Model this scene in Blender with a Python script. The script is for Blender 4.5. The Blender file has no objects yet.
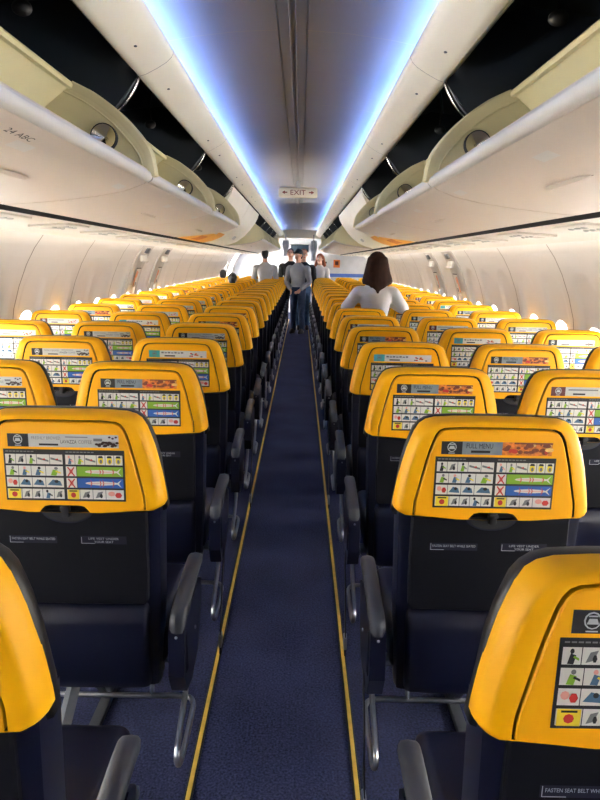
import bpy, bmesh, math, random
from math import sin, cos, pi, radians
from mathutils import Vector, Matrix

SC = bpy.context.scene
COL = SC.collection
random.seed(7)

# ------------------------------------------------------------------ camera
F, PITCH, YAW, ROLL, CAM_Z, CAM_X = 643.62, .2125, .0023, .0189, 1.5046, .044


def make_camera():
    def w(v):
        x, y, z = v
        return Vector((x * cos(YAW) + y * sin(YAW), -x * sin(YAW) + y * cos(YAW), z))
    fwd = w((0, cos(PITCH), -sin(PITCH)))
    r0 = w((1, 0, 0))
    u0 = w((0, sin(PITCH), cos(PITCH)))
    right = r0 * cos(ROLL) + u0 * sin(ROLL)
    up = u0 * cos(ROLL) - r0 * sin(ROLL)
    cd = bpy.data.cameras.new('camera')
    cd.sensor_fit = 'VERTICAL'
    cd.sensor_height = 32
    cd.lens = F * 32 / 800
    cd.clip_start = .02
    co = bpy.data.objects.new('camera', cd)
    m = Matrix.Identity(4)
    for i in range(3):
        m[i][0], m[i][1], m[i][2] = right[i], up[i], -fwd[i]
    m[0][3], m[1][3], m[2][3] = CAM_X, 0, CAM_Z
    co.matrix_world = m
    COL.objects.link(co)
    SC.camera = co


make_camera()

# ------------------------------------------------------------------ world, exposure
wd = bpy.data.worlds.new('daylight')
SC.world = wd
wd.use_nodes = True
bg = wd.node_tree.nodes['Background']
bg.inputs[0].default_value = (1, .97, .93, 1)
bg.inputs[1].default_value = 24.0
SC.view_settings.view_transform = 'Standard'
SC.view_settings.look = 'None'
SC.view_settings.gamma = 1
SC.view_settings.use_curve_mapping = False
SC.view_settings.exposure = 1.12
SC.cycles.max_bounces = 10
SC.cycles.diffuse_bounces = 6
SC.cycles.sample_clamp_indirect = 6
WASH_SIDE, WASH_BLUE, FILL_CEIL = 8.0, 11.0, 3.6


# ------------------------------------------------------------------ materials
def lin(c):
    return tuple((v / 12.92 if v <= .04045 else ((v + .055) / 1.055) ** 2.4) for v in (x / 255 for x in c))


M = {}


def mat(name, rgb, rough=.5, metal=0., var=.06, vscale=8., bump=0., bscale=200., coat=0., spec=.5):
    m = bpy.data.materials.new(name)
    m.use_nodes = True
    nt = m.node_tree
    b = nt.nodes['Principled BSDF']
    c = lin(rgb)
    tc = nt.nodes.new('ShaderNodeTexCoord')
    n = nt.nodes.new('ShaderNodeTexNoise')
    n.inputs['Scale'].default_value = vscale
    n.inputs['Detail'].default_value = 4
    nt.links.new(tc.outputs['Object'], n.inputs['Vector'])
    r = nt.nodes.new('ShaderNodeValToRGB')
    r.color_ramp.elements[0].position = .3
    r.color_ramp.elements[1].position = .7
    r.color_ramp.elements[0].color = (*[v * (1 - var) for v in c], 1)
    r.color_ramp.elements[1].color = (*[min(1, v * (1 + var)) for v in c], 1)
    nt.links.new(n.outputs['Fac'], r.inputs['Fac'])
    nt.links.new(r.outputs['Color'], b.inputs['Base Color'])
    b.inputs['Roughness'].default_value = rough
    b.inputs['Metallic'].default_value = metal
    b.inputs['Coat Weight'].default_value = coat
    b.inputs['Specular IOR Level'].default_value = spec
    if bump:
        n2 = nt.nodes.new('ShaderNodeTexNoise')
        n2.inputs['Scale'].default_value = bscale
        nt.links.new(tc.outputs['Object'], n2.inputs['Vector'])
        bp = nt.nodes.new('ShaderNodeBump')
        bp.inputs['Strength'].default_value = bump
        bp.inputs['Distance'].default_value = .002
        nt.links.new(n2.outputs['Fac'], bp.inputs['Height'])
        nt.links.new(bp.outputs['Normal'], b.inputs['Normal'])
    M[name] = m
    return m


def emit(name, rgb, s):
    m = bpy.data.materials.new(name)
    m.use_nodes = True
    nt = m.node_tree
    nt.nodes.remove(nt.nodes['Principled BSDF'])
    e = nt.nodes.new('ShaderNodeEmission')
    e.inputs[0].default_value = (*lin(rgb), 1)
    e.inputs[1].default_value = s
    nt.links.new(e.outputs[0], nt.nodes['Material Output'].inputs[0])
    M[name] = m


mat('yellow', (255, 181, 0), .45, spec=.3, var=.02, vscale=3, bump=.05, bscale=500)
mat('yellow_panel', (255, 177, 0), .48, spec=.3, var=.02, vscale=3, bump=.05, bscale=500)
mat('navy', (13, 16, 37), .36, spec=.4, var=.08, vscale=5, bump=.03)
mat('navy_dark', (6, 7, 15), .55, spec=.2, var=.08, vscale=5, bump=.04)
mat('black_leather', (12, 12, 16), .45, bump=.15, bscale=300)
mat('arm_grey', (46, 49, 57), .5, bump=.05, bscale=400)
mat('black', (10, 10, 12), .5)
mat('paper', (226, 222, 212), .5, var=.02)
mat('paper_grey', (196, 196, 190), .5, var=.03)
mat('ink', (22, 22, 24), .6)
mat('ink_grey', (120, 120, 118), .6)
mat('ink_red', (196, 48, 40), .6)
mat('ink_blue', (36, 92, 176), .6)
mat('ink_steel', (70, 104, 134), .6)
mat('ink_green', (132, 178, 40), .6)
mat('ink_yellow', (240, 214, 50), .6)
mat('ink_pink', (232, 164, 150), .6)
mat('teal', (70, 170, 170), .5)
mat('maroon', (92, 28, 24), .5)
mat('slate', (128, 140, 146), .5, var=.15, vscale=40)
mat('food_orange', (214, 120, 44), .5, var=.35, vscale=120)
mat('food_brown', (118, 52, 24), .5, var=.4, vscale=150)
mat('food_cream', (236, 190, 110), .5, var=.2, vscale=100)
mat('bean', (58, 34, 24), .4)
mat('print_white', (196, 198, 200), .6)
mat('chrome', (200, 200, 196), .22, 1., var=.03)
mat('disc_metal', (226, 222, 212), .14, 1., var=.02)
mat('steel', (168, 172, 176), .3, 1., var=.05)
mat('bin', (208, 196, 181), .38, var=.015, vscale=2)
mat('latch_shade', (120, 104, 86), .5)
mat('bin_lip', (206, 203, 195), .35, var=.02)
mat('cream', (226, 216, 168), .4, var=.03, vscale=3)
mat('rail', (248, 241, 220), .4, var=.02, vscale=3)
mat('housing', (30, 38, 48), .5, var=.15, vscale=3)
mat('ceiling', (234, 231, 224), .5, var=.03, vscale=1.2)
mat('ceiling_strip', (216, 212, 204), .4, var=.03)
mat('wall', (236, 233, 228), .5, var=.02, vscale=1.5)
mat('hatch', (206, 202, 196), .5, var=.03)
mat('psu', (230, 222, 206), .45, var=.02)
mat('seam', (160, 151, 142), .7)
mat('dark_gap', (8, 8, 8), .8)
mat('tape', (236, 194, 84), .5, var=.12, vscale=30)
mat('metal_dull', (110, 114, 120), .45, .8)
mat('skin', (214, 160, 132), .5, var=.04)
mat('hair_dark', (44, 24, 17), .8, spec=.2, var=.3, vscale=25, bump=.4, bscale=90)
mat('hair_black', (18, 16, 18), .5, var=.2, vscale=25)
mat('hair_red', (150, 74, 40), .5, var=.3, vscale=25)
mat('cloth_white', (236, 234, 234), .8, var=.03, bump=.2, bscale=60)
mat('cloth_offwhite', (206, 204, 200), .8, var=.04, bump=.2, bscale=60)
mat('cloth_grey', (150, 152, 156), .85, var=.08, bump=.2, bscale=60)
mat('cloth_black', (22, 23, 28), .8, var=.1)
mat('denim', (44, 60, 92), .85, var=.15, vscale=20)
mat('denim_light', (78, 112, 158), .85, var=.15, vscale=20)
mat('shoe', (40, 38, 40), .5)
mat('bulkhead', (214, 216, 220), .5)
mat('blue_print', (70, 104, 184), .5)
mat('bin_advert', (244, 170, 30), .4)
mat('orange_print', (232, 128, 50), .5)
mat('curtain', (150, 158, 168), .9, var=.12, vscale=14)
mat('screen', (46, 60, 72), .25)
mat('sign_face', (240, 226, 186), .4)
mat('sign_ink', (150, 70, 40), .5)
emit('blue_led', (10, 122, 255), WASH_BLUE)
emit('side_led', (255, 246, 234), WASH_SIDE)
emit('ceil_fill_led', (255, 242, 222), FILL_CEIL)


def carpet():
    m = mat('carpet', (50, 58, 92), .95, var=.0, spec=.1)
    nt = m.node_tree
    b = nt.nodes['Principled BSDF']
    tc = nt.nodes['Texture Coordinate']
    n = nt.nodes.new('ShaderNodeTexNoise')
    n.inputs['Scale'].default_value = 140
    n.inputs['Detail'].default_value = 6
    n2 = nt.nodes.new('ShaderNodeTexNoise')
    n2.inputs['Scale'].default_value = 3
    n2.inputs['Detail'].default_value = 3
    mx = nt.nodes.new('ShaderNodeMath')
    mx.operation = 'MULTIPLY_ADD'
    mx.inputs[1].default_value = .3
    for q in (n, n2):
        nt.links.new(tc.outputs['Object'], q.inputs['Vector'])
    nt.links.new(n2.outputs['Fac'], mx.inputs[0])
    nt.links.new(n.outputs['Fac'], mx.inputs[2])
    r = nt.nodes.new('ShaderNodeValToRGB')
    r.color_ramp.elements[0].position = .42
    r.color_ramp.elements[1].position = .9
    r.color_ramp.elements[0].color = (*lin((21, 25, 46)), 1)
    r.color_ramp.elements[1].color = (*lin((72, 78, 114)), 1)
    nt.links.new(mx.outputs[0], r.inputs['Fac'])
    nt.links.new(r.outputs['Color'], b.inputs['Base Color'])
    bp = nt.nodes.new('ShaderNodeBump')
    bp.inputs['Strength'].default_value = .5
    bp.inputs['Distance'].default_value = .004
    nt.links.new(n.outputs['Fac'], bp.inputs['Height'])
    nt.links.new(bp.outputs['Normal'], b.inputs['Normal'])


carpet()


def glass():
    m = bpy.data.materials.new('glass')
    m.use_nodes = True
    nt = m.node_tree
    nt.nodes.remove(nt.nodes['Principled BSDF'])
    t = nt.nodes.new('ShaderNodeBsdfTransparent')
    g = nt.nodes.new('ShaderNodeBsdfGlossy')
    g.inputs['Roughness'].default_value = .02
    fr = nt.nodes.new('ShaderNodeFresnel')
    fr.inputs['IOR'].default_value = 1.2
    mx = nt.nodes.new('ShaderNodeMixShader')
    nt.links.new(fr.outputs[0], mx.inputs[0])
    nt.links.new(t.outputs[0], mx.inputs[1])
    nt.links.new(g.outputs[0], mx.inputs[2])
    nt.links.new(mx.outputs[0], nt.nodes['Material Output'].inputs[0])
    M['glass'] = m


glass()


# ------------------------------------------------------------------ mesh helpers
class MB:
    def __init__(s):
        s.v, s.f, s.mi, s.mats = [], [], [], []

    def m(s, name):
        if name not in s.mats:
            s.mats.append(name)
        return s.mats.index(name)

    def add(s, vs, fs, mt):
        o = len(s.v)
        s.v += [tuple(p) for p in vs]
        k = s.m(mt)
        for f in fs:
            s.f.append(tuple(i + o for i in f))
            s.mi.append(k)
        return s

    def box(s, c, d, mt, bevel=0, seg=2, rot=None):
        bm = bmesh.new()
        bmesh.ops.create_cube(bm, size=1)
        bmesh.ops.scale(bm, vec=d, verts=bm.verts)
        if bevel:
            bmesh.ops.bevel(bm, geom=bm.edges[:], offset=min(bevel, min(d) * .49), segments=seg, affect='EDGES', profile=.5)
        if rot is not None:
            bmesh.ops.transform(bm, matrix=rot, verts=bm.verts)
        bm.verts.index_update()
        s.add([(v.co.x + c[0], v.co.y + c[1], v.co.z + c[2]) for v in bm.verts],
              [[v.index for v in f.verts] for f in bm.faces], mt)
        bm.free()
        return s

    def tube(s, path, r, mt, seg=10, closed=False, r2=None):
        P = [Vector(p) for p in path]
        n = len(P)
        rs = r if isinstance(r, (list, tuple)) else [r] * n
        vs, fs = [], []
        up = None
        for i in range(n):
            if closed:
                t = (P[(i + 1) % n] - P[i - 1]).normalized()
            else:
                t = (P[min(i + 1, n - 1)] - P[max(i - 1, 0)]).normalized()
            if up is None:
                a = Vector((0, 0, 1)) if abs(t.z) < .9 else Vector((0, 1, 0))
                up = (a - t * a.dot(t)).normalized()
            else:
                up = (up - t * up.dot(t)).normalized()
            sd = t.cross(up)
            ra = rs[i]
            rb = ra * (r2 if r2 else 1)
            for j in range(seg):
                an = 2 * pi * j / seg
                vs.append(P[i] + up * (ra * cos(an)) + sd * (rb * sin(an)))
        for i in range(n if closed else n - 1):
            for j in range(seg):
                a, b = i * seg, ((i + 1) % n) * seg
                fs.append((a + j, a + (j + 1) % seg, b + (j + 1) % seg, b + j))
        if not closed:
            fs.append(tuple(range(seg - 1, -1, -1)))
            fs.append(tuple((n - 1) * seg + j for j in range(seg)))
        return s.add(vs, fs, mt)

    def prism_y(s, pts, y0, y1, mt, caps=True, close=True):
        """outline in (x, z), extruded along y"""
        n = len(pts)
        vs = [(x, y0, z) for x, z in pts] + [(x, y1, z) for x, z in pts]
        fs = [(i, (i + 1) % n, n + (i + 1) % n, n + i) for i in range(n if close else n - 1)]
        if caps:
            fs += [tuple(range(n - 1, -1, -1)), tuple(range(n, 2 * n))]
        return s.add(vs, fs, mt)

    def prism_x(s, pts, x0, x1, mt):
        n = len(pts)
        vs = [(x0, y, z) for y, z in pts] + [(x1, y, z) for y, z in pts]
        fs = [(i, (i + 1) % n, n + (i + 1) % n, n + i) for i in range(n)]
        fs += [tuple(range(n - 1, -1, -1)), tuple(range(n, 2 * n))]
        return s.add(vs, fs, mt)

    def rect(s, x0, z0, x1, z1, y, mt):
        """flat print facing -y"""
        return s.add([(x0, y, z0), (x1, y, z0), (x1, y, z1), (x0, y, z1)], [(0, 1, 2, 3)], mt)

    def disc(s, x, z, rx, rz, y, mt, n=8):
        return s.add([(x + rx * cos(2 * pi * i / n), y, z + rz * sin(2 * pi * i / n)) for i in range(n)], [tuple(range(n))], mt)

    def pol(s, pts, y, mt):
        return s.add([(a, y, b) for a, b in pts], [tuple(range(len(pts)))], mt)

    def ellipsoid(s, c, r, mt, nu=14, nv=9):
        vs, fs = [(c[0], c[1], c[2] - r[2])], []
        for i in range(1, nv):
            th = -pi / 2 + pi * i / nv
            for j in range(nu):
                ph = 2 * pi * j / nu
                vs.append((c[0] + r[0] * cos(th) * cos(ph), c[1] + r[1] * cos(th) * sin(ph), c[2] + r[2] * sin(th)))
        vs.append((c[0], c[1], c[2] + r[2]))
        for j in range(nu):
            fs.append((0, 1 + (j + 1) % nu, 1 + j))
            for i in range(nv - 2):
                a = 1 + i * nu
                fs.append((a + j, a + (j + 1) % nu, a + nu + (j + 1) % nu, a + nu + j))
            a = 1 + (nv - 2) * nu
            fs.append((a + j, a + (j + 1) % nu, len(vs) - 1))
        return s.add(vs, fs, mt)

    def rings(s, rr, mt, cap0=False, cap1=False, closed=True):
        n = len(rr[0])
        vs = [p for r in rr for p in r]
        fs = []
        for i in range(len(rr) - 1):
            for j in range(n if closed else n - 1):
                k = (j + 1) % n
                fs.append((i * n + j, i * n + k, (i + 1) * n + k, (i + 1) * n + j))
        if cap0:
            fs.append(tuple(range(n)))
        if cap1:
            fs.append(tuple((len(rr) - 1) * n + j for j in range(n)))
        return s.add(vs, fs, mt)

    def mirror_x(s):
        q = MB()
        q.mats = list(s.mats)
        q.v = [(-x, y, z) for x, y, z in s.v]
        q.f = [tuple(reversed(f)) for f in s.f]
        q.mi = list(s.mi)
        return q

    def mesh(s, name, smooth=35):
        me = bpy.data.meshes.new(name)
        me.from_pydata(s.v, [], s.f)
        for n in s.mats:
            me.materials.append(M[n])
        me.polygons.foreach_set('material_index', s.mi)
        me.update()
        bm = bmesh.new()
        bm.from_mesh(me)
        bmesh.ops.recalc_face_normals(bm, faces=bm.faces)
        bm.to_mesh(me)
        bm.free()
        if smooth:
            me.polygons.foreach_set('use_smooth', [True] * len(me.polygons))
            me.set_sharp_from_angle(angle=radians(smooth))
        return me

    def build(s, name, parent=None, smooth=35, loc=None):
        return link(name, s.mesh(name, smooth), parent, loc)


def link(name, me, parent=None, loc=None):
    o = bpy.data.objects.new(name, me)
    COL.objects.link(o)
    if parent:
        o.parent = parent
    if loc:
        o.location = loc
    return o


def tag(o, label=None, cat=None, group=None, kind=None):
    if label:
        o['label'] = label
    if cat:
        o['category'] = cat
    if group:
        o['group'] = group
    if kind:
        o['kind'] = kind
    return o


def thing(name, label, cat, loc=(0, 0, 0), group=None, rotz=0):
    o = bpy.data.objects.new(name, None)
    o.empty_display_size = .1
    COL.objects.link(o)
    o.location = loc
    o.rotation_euler = (0, 0, rotz)
    return tag(o, label, cat, group)


def struct(o):
    o['kind'] = 'structure'
    return o


def copy_tree(o, parent=None):
    c = o.copy()
    COL.objects.link(c)
    if parent:
        c.parent = parent
    for ch in list(o.children):
        copy_tree(ch, c)
    return c


def text_mesh(s, w, h, mt, x=0., y=0., z=0.):
    """lettering facing -y, left/bottom corner at x,z, stretched to w*h"""
    cu = bpy.data.curves.new('lettering', 'FONT')
    cu.body = s
    cu.resolution_u = 2
    ob = bpy.data.objects.new('lettering', cu)
    COL.objects.link(ob)
    dg = bpy.context.evaluated_depsgraph_get()
    me = bpy.data.meshes.new_from_object(ob.evaluated_get(dg))
    bpy.data.objects.remove(ob)
    bpy.data.curves.remove(cu)
    xs = [v.co.x for v in me.vertices]
    ys = [v.co.y for v in me.vertices]
    x0, x1, y0, y1 = min(xs), max(xs), min(ys), max(ys)
    for v in me.vertices:
        px, py = v.co.x, v.co.y
        v.co = (x + (px - x0) / (x1 - x0) * w, y, z + (py - y0) / (y1 - y0) * h)
    me.materials.clear()
    me.materials.append(M[mt])
    return me


def add_text(mb, s, w, h, mt, x, y, z):
    me = text_mesh(s, w, h, mt, x, y, z)
    mb.add([v.co[:] for v in me.vertices], [tuple(p.vertices) for p in me.polygons], mt)
    bpy.data.meshes.remove(me)


def interp(tab, t):
    for (a, b), (c, d) in zip(tab, tab[1:]):
        if t <= c:
            return b + (d - b) * (t - a) / (c - a)
    return tab[-1][1]


def smooth_path(pts, n=6):
    P = [Vector(p) for p in pts]
    out = []
    for i in range(len(P) - 1):
        p0, p1, p2, p3 = P[max(i - 1, 0)], P[i], P[i + 1], P[min(i + 2, len(P) - 1)]
        for k in range(n):
            t = k / n
            out.append(.5 * ((2 * p1) + (p2 - p0) * t + (2 * p0 - 5 * p1 + 4 * p2 - p3) * t * t + (3 * p1 - p0 - 3 * p2 + p3) * t ** 3))
    out.append(P[-1])
    return out


# ------------------------------------------------------------------ the cabin shell
Y0, Y1 = -4.0, 17.3          # rear of the modelled cabin, forward bulkhead
YE = 19.4                    # forward galley end
DOOR_Y0, DOOR_Y1 = 17.6, 18.4
WALL = [(0., 1.80), (.3, 1.90), (.6, 1.95), (.9, 1.962), (1.1, 1.945), (1.3, 1.885), (1.5, 1.80), (1.646, 1.70), (1.72, 1.62)]


def wall_x(z):
    z = max(0, min(1.72, z))
    e = .06
    return (interp(WALL, max(0, z - e)) + 2 * interp(WALL, z) + interp(WALL, min(1.72, z + e))) / 4


# floor
b = MB()
b.box((0, (Y0 + YE) / 2, -.03), (4.2, YE - Y0, .06), 'carpet')
struct(b.build('floor', smooth=0))
k = 0
for i, (x, nm) in enumerate(((-.2502, 'trim_1'), (.2347, 'trim_2'))):
    b = MB()
    b.box((x, (Y0 + 17) / 2, .0035), (.024, 17 - Y0, .007), 'black', .002, 1)
    b.box((x, (Y0 + 17) / 2, .0065), (.013, 17 - Y0, .007), 'tape', .002, 1)
    o = struct(b.build(nm, smooth=0))
    tag(o, ['yellow edged floor strip left of the aisle', 'yellow edged floor strip right of the aisle'][i])

# side walls with real window openings
SEAM0, PANEL = 4.46 - 8 * 1.12, 1.12
WIN_Z, WIN_W, WIN_H = .935, .124, .18
_cells = [math.atan2(cz, cy) % (2 * pi) for cy in (-PANEL / 4, PANEL / 4) for cz in (.66 - WIN_Z, 1.50 - WIN_Z)]
ANG = sorted([2 * pi * (j + .5) / 80 for j in range(80)] + _cells)
N_ANG = len(ANG)


def win_outline(a, w, h, p=2.6):
    c, s_ = cos(a), sin(a)
    r = (abs(c / w) ** p + abs(s_ / h) ** p) ** (-1 / p)
    return r * c, r * s_


def recess(dy, z):
    """shallow scallop round each window"""
    top, bot, hw = 1.47, .78, .215
    if z > 1.25:
        hw = hw * math.sqrt(max(0, 1 - ((z - 1.25) / (top - 1.25)) ** 2))
    d = min(hw - abs(dy), z - bot, (top - z) * 1.5)
    t = max(0., min(1., d / .085))
    return .022 * t * t * (3 - 2 * t)


def side_wall(S, nm, hatches):
    mb = MB()
    zs = [0, .1, .2, .3, .4, .5, .6, .66]
    zs2 = [1.50, 1.54, 1.58, 1.62, 1.646, 1.68, 1.72]
    wins = []
    n = int((17.3 - SEAM0) / (PANEL / 2))
    for i in range(n):
        yc = SEAM0 + PANEL * (i / 2 + .25)
        if yc + .28 > DOOR_Y0:
            break
        ya, yb = yc - PANEL / 4, yc + PANEL / 4
        if yb < -.9:
            continue
        for tab in (zs, zs2):
            for a, c in zip(tab, tab[1:]):
                mb.add([(S * wall_x(a), ya, a), (S * wall_x(a), yb, a), (S * wall_x(c), yb, c), (S * wall_x(c), ya, c)], [(0, 1, 2, 3)], 'wall')
        lo, hi, hw = .66, 1.50, PANEL / 4
        rr = []
        M_R = 26
        for q in range(M_R + 1):
            t = q / M_R
            ring = []
            for j in range(N_ANG):
                a = ANG[j]
                hy, hz = win_outline(a, WIN_W, WIN_H)
                c, s_ = cos(a), sin(a)
                # ray from the window centre to the cell border
                lim = []
                if abs(c) > 1e-9:
                    lim.append(hw / abs(c))
                if s_ > 1e-9:
                    lim.append((hi - WIN_Z) / s_)
                if s_ < -1e-9:
                    lim.append((lo - WIN_Z) / s_)
                R = min(lim)
                by, bz = R * c, R * s_
                y, z = hy + (by - hy) * t, WIN_Z + hz + (bz - hz) * t
                ring.append((S * (wall_x(z) + recess(y, z)), yc + y, z))
            rr.append(ring)
        mb.rings(rr, 'wall')
        wins.append(yc)
    yend = wins[-1] + PANEL / 4
    allz = zs + [.8, .95, 1.1, 1.25, 1.4] + zs2

    def strip(ya, yb, lo=0, hi=2, x_out=0):
        for a, c in zip(allz, allz[1:]):
            if a >= lo - 1e-6 and c <= hi + 1e-6:
                mb.add([(S * wall_x(a), ya, a), (S * wall_x(a), yb, a), (S * wall_x(c), yb, c), (S * wall_x(c), ya, c)], [(0, 1, 2, 3)], 'wall')
    yst = wins[0] - PANEL / 4
    strip(Y0, yst)
    strip(yend, DOOR_Y0)
    strip(DOOR_Y1, YE)
    if S > 0:
        strip(DOOR_Y0, DOOR_Y1)
    # aft doors stand open behind the camera
    w = struct(mb.build(nm, smooth=40))
    # seams
    q = 0
    sm = MB()
    y = SEAM0 + 4 * PANEL
    while y < DOOR_Y0:
        pz = [.0, .3, .6, .8, 1., 1.15, 1.3, 1.45, 1.56, 1.645]
        for a, c in zip(pz, pz[1:]):
            xa, xc = wall_x(a) - .0025, wall_x(c) - .0025
            sm.add([(S * xa, y - .006, a), (S * xa, y + .006, a), (S * xc, y + .006, c), (S * xc, y - .006, c)], [(0, 1, 2, 3)], 'seam')
        y += PANEL
    sm.build('panel_seam', w, smooth=0)
    return wins


wins_l = side_wall(-1, 'wall_left', ())
wins_r = side_wall(1, 'wall_right', ())

# windows: frame (reveal) and pane
fr = MB()
rr = []
for dx, k_ in ((-.002, 1.07), (-.004, 1.0), (.02, .97), (.055, .93)):
    ring = []
    for j in range(N_ANG):
        a = ANG[j]
        hy, hz = win_outline(a, WIN_W, WIN_H)
        z = WIN_Z + hz * k_
        ring.append((wall_x(z) + recess(hy * k_, z) + dx, hy * k_, z))
    rr.append(ring)
fr.rings(rr, 'wall')
pn = MB()
pn.rings([[(wall_x(WIN_Z) + .07, win_outline(2 * pi * j / 32, WIN_W, WIN_H)[0] * .95, WIN_Z + win_outline(2 * pi * j / 32, WIN_W, WIN_H)[1] * .95) for j in range(32)]], 'glass', cap0=True)
# outer tunnel so the pane closes the opening
tn = MB()
tn.rings([rr[-1], [(wall_x(WIN_Z) + .07, p[1] * 1.02, WIN_Z + (p[2] - WIN_Z) * 1.02) for p in rr[-1]]], 'wall')
for me_ in (tn,):
    fr.v_off = len(fr.v)
    fr.add(tn.v, tn.f, 'wall')
FRM = {1: fr.mesh('window_frame'), -1: fr.mirror_x().mesh('window_frame')}
PNM = {1: pn.mesh('pane'), -1: pn.mirror_x().mesh('pane')}
wn = 0
for S, ws in ((-1, wins_l), (1, wins_r)):
    for yc in ws:
        wn += 1
        o = link('window_%d' % wn, FRM[S], None, (0, yc, 0))
        struct(o)
        link('pane', PNM[S], o)

# overwing exit hatches: two on each side
dn = 0
for S in (-1, 1):
    for yc in (SEAM0 + PANEL * 10.75, SEAM0 + PANEL * 11.75):
        dn += 1
        mb = MB()
        rows = [.62, .75, .84, .95, 1.05, 1.15, 1.22, 1.3, 1.38, 1.46, 1.54, 1.6, 1.64]

        def ring_at(z, ya, yb, off):
            x = wall_x(z) - off
            return [(S * x, ya, z), (S * x, yb, z)]
        for (ya, yb) in ((yc - .26, yc - .15), (yc + .15, yc + .26)):
            mb.rings([[(S * (wall_x(z) + .03), ya, z), (S * (wall_x(z) - .014), ya + .01, z), (S * (wall_x(z) - .014), yb - .01, z), (S * (wall_x(z) + .03), yb, z)] for z in rows], 'hatch', closed=False)
        for (za, zb) in ((.62, .72), (1.20, 1.64)):
            zz = [za + (zb - za) * i / 8 for i in range(9)]
            mb.rings([[(S * (wall_x(z) - .012), yc - .16, z), (S * (wall_x(z) - .012), yc + .16, z)] for z in zz], 'hatch', closed=False)
        d = struct(mb.build('door_%d' % dn, smooth=40))
        tag(d, 'grey overwing exit hatch, %s side, %s of the pair' % (('left', 'right')[S > 0], ('nearer', 'farther')[yc > 7]))
        h = MB()
        x = wall_x(1.5)
        h.box((S * (x - .035), yc, 1.50), (.03, .24, .07), 'paper', .01)
        h.box((S * (x - .055), yc, 1.465), (.03, .20, .012), 'hatch', .004)
        h.build('handle_cover', d)
        h = MB()
        h.box((S * (wall_x(1.6) - .012), yc + .03, 1.59), (.03, .14, .065), 'metal_dull', .006, rot=Matrix.Rotation(S * -.5, 4, 'Y'))
        h.build('exit_light', d)
        p = MB()
        for (z0, z1, y0_, y1_, mt, off) in ((1.17, 1.385, -.06, .12, 'paper', .026), (1.19, 1.36, -.035, .0, 'orange_print', .029), (1.24, 1.35, .02, .05, 'orange_print', .029), (1.19, 1.24, .05, .10, 'ink_grey', .029), (1.385, 1.395, -.07, .14, 'ink', .027)):
            p.add([(S * (wall_x(z0) - off), yc + y0_, z0), (S * (wall_x(z0) - off), yc + y1_, z0), (S * (wall_x(z1) - off), yc + y1_, z1), (S * (wall_x(z1) - off), yc + y0_, z1)], [(0, 1, 2, 3)], mt)
        p.build('instruction_placard', d, smooth=0)

# wall-top light strips (cabin sidewall wash lamps) hidden above the service panels' outer edge
for i, S in enumerate((-1, 1)):
    b = MB()
    b.box((S * 1.64, (Y0 + 17.2) / 2, 1.694), (.03, 17.2 - Y0, .012), 'side_led')
    o = b.build('light_strip', smooth=0)
    tag(o, 'warm white sidewall light strip along the top of the %s wall' % ('left', 'right')[i], 'light strip')

# service panel shelf under the bins
for i, S in enumerate((-1, 1)):
    b = MB()
    pts = [(1.075, 1.70), (1.072, 1.674), (1.09, 1.668), (1.30, 1.654), (1.36, 1.668), (1.56, 1.652), (1.61, 1.643), (1.615, 1.655), (1.56, 1.70), (1.2, 1.72)]
    b.prism_y([(S * x, z) for x, z in pts], Y0, 17.2, 'psu')
    b.prism_y([(S * x, z) for x, z in ((1.50, 1.705), (1.73, 1.705), (1.73, 1.73), (1.50, 1.73))], Y0, 17.2, 'psu')
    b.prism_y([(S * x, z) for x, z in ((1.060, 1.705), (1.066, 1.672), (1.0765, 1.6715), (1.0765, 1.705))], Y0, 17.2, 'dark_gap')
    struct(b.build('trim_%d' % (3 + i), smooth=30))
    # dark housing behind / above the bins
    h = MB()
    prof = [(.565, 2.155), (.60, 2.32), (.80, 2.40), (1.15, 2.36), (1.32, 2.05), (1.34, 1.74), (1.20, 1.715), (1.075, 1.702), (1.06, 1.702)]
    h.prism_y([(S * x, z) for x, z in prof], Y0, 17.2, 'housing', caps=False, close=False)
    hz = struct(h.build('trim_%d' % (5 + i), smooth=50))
    # ceiling rail
    r = MB()
    prof = [(.575, 2.165), (.545, 2.14), (.530, 2.120), (.522, 2.115), (.50, 2.122), (.46, 2.142), (.43, 2.160), (.412, 2.176), (.405, 2.190), (.405, 2.202), (.413, 2.206), (.42, 2.20), (.43, 2.185), (.50, 2.17)]
    r.prism_y([(S * x, z) for x, z in prof], Y0, 17.2, 'rail')
    rl = struct(r.build('trim_%d' % (7 + i), smooth=50))
    sm = MB()
    y = .82
    while y < 17:
        sm.prism_y([(S * (x + (-.0012)), z - .0012) for x, z in prof[2:10]], y - .002, y + .002, 'seam', close=False, caps=False)
        for dy in (-.25, .25):
            sm.ellipsoid((S * .472, y + dy * 1.0, 2.1345), (.006, .006, .003), 'metal_dull', 8, 4)
        y += 1.57
    sm.build('rail_joint', rl, smooth=0)
    # blue cove lamp
    c = MB()
    c.box((S * .462, (Y0 + 16.4) / 2, 2.187), (.02, 16.4 - Y0, .006), 'blue_led')
    tag(c.build('light_strip', smooth=0), 'blue cove light strip behind the %s ceiling rail' % ('left', 'right')[i], 'light strip')
    c = MB()  # unseen white strip, added to brighten the ceiling beside the blue lamp
    c.box((S * .562, (Y0 + 16.4) / 2, 2.177), (.018, 16.4 - Y0, .006), 'ceil_fill_led')
    tag(c.build('light_strip', smooth=0), 'added white fill strip hidden behind the %s ceiling rail' % ('left', 'right')[i], 'light strip')

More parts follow.
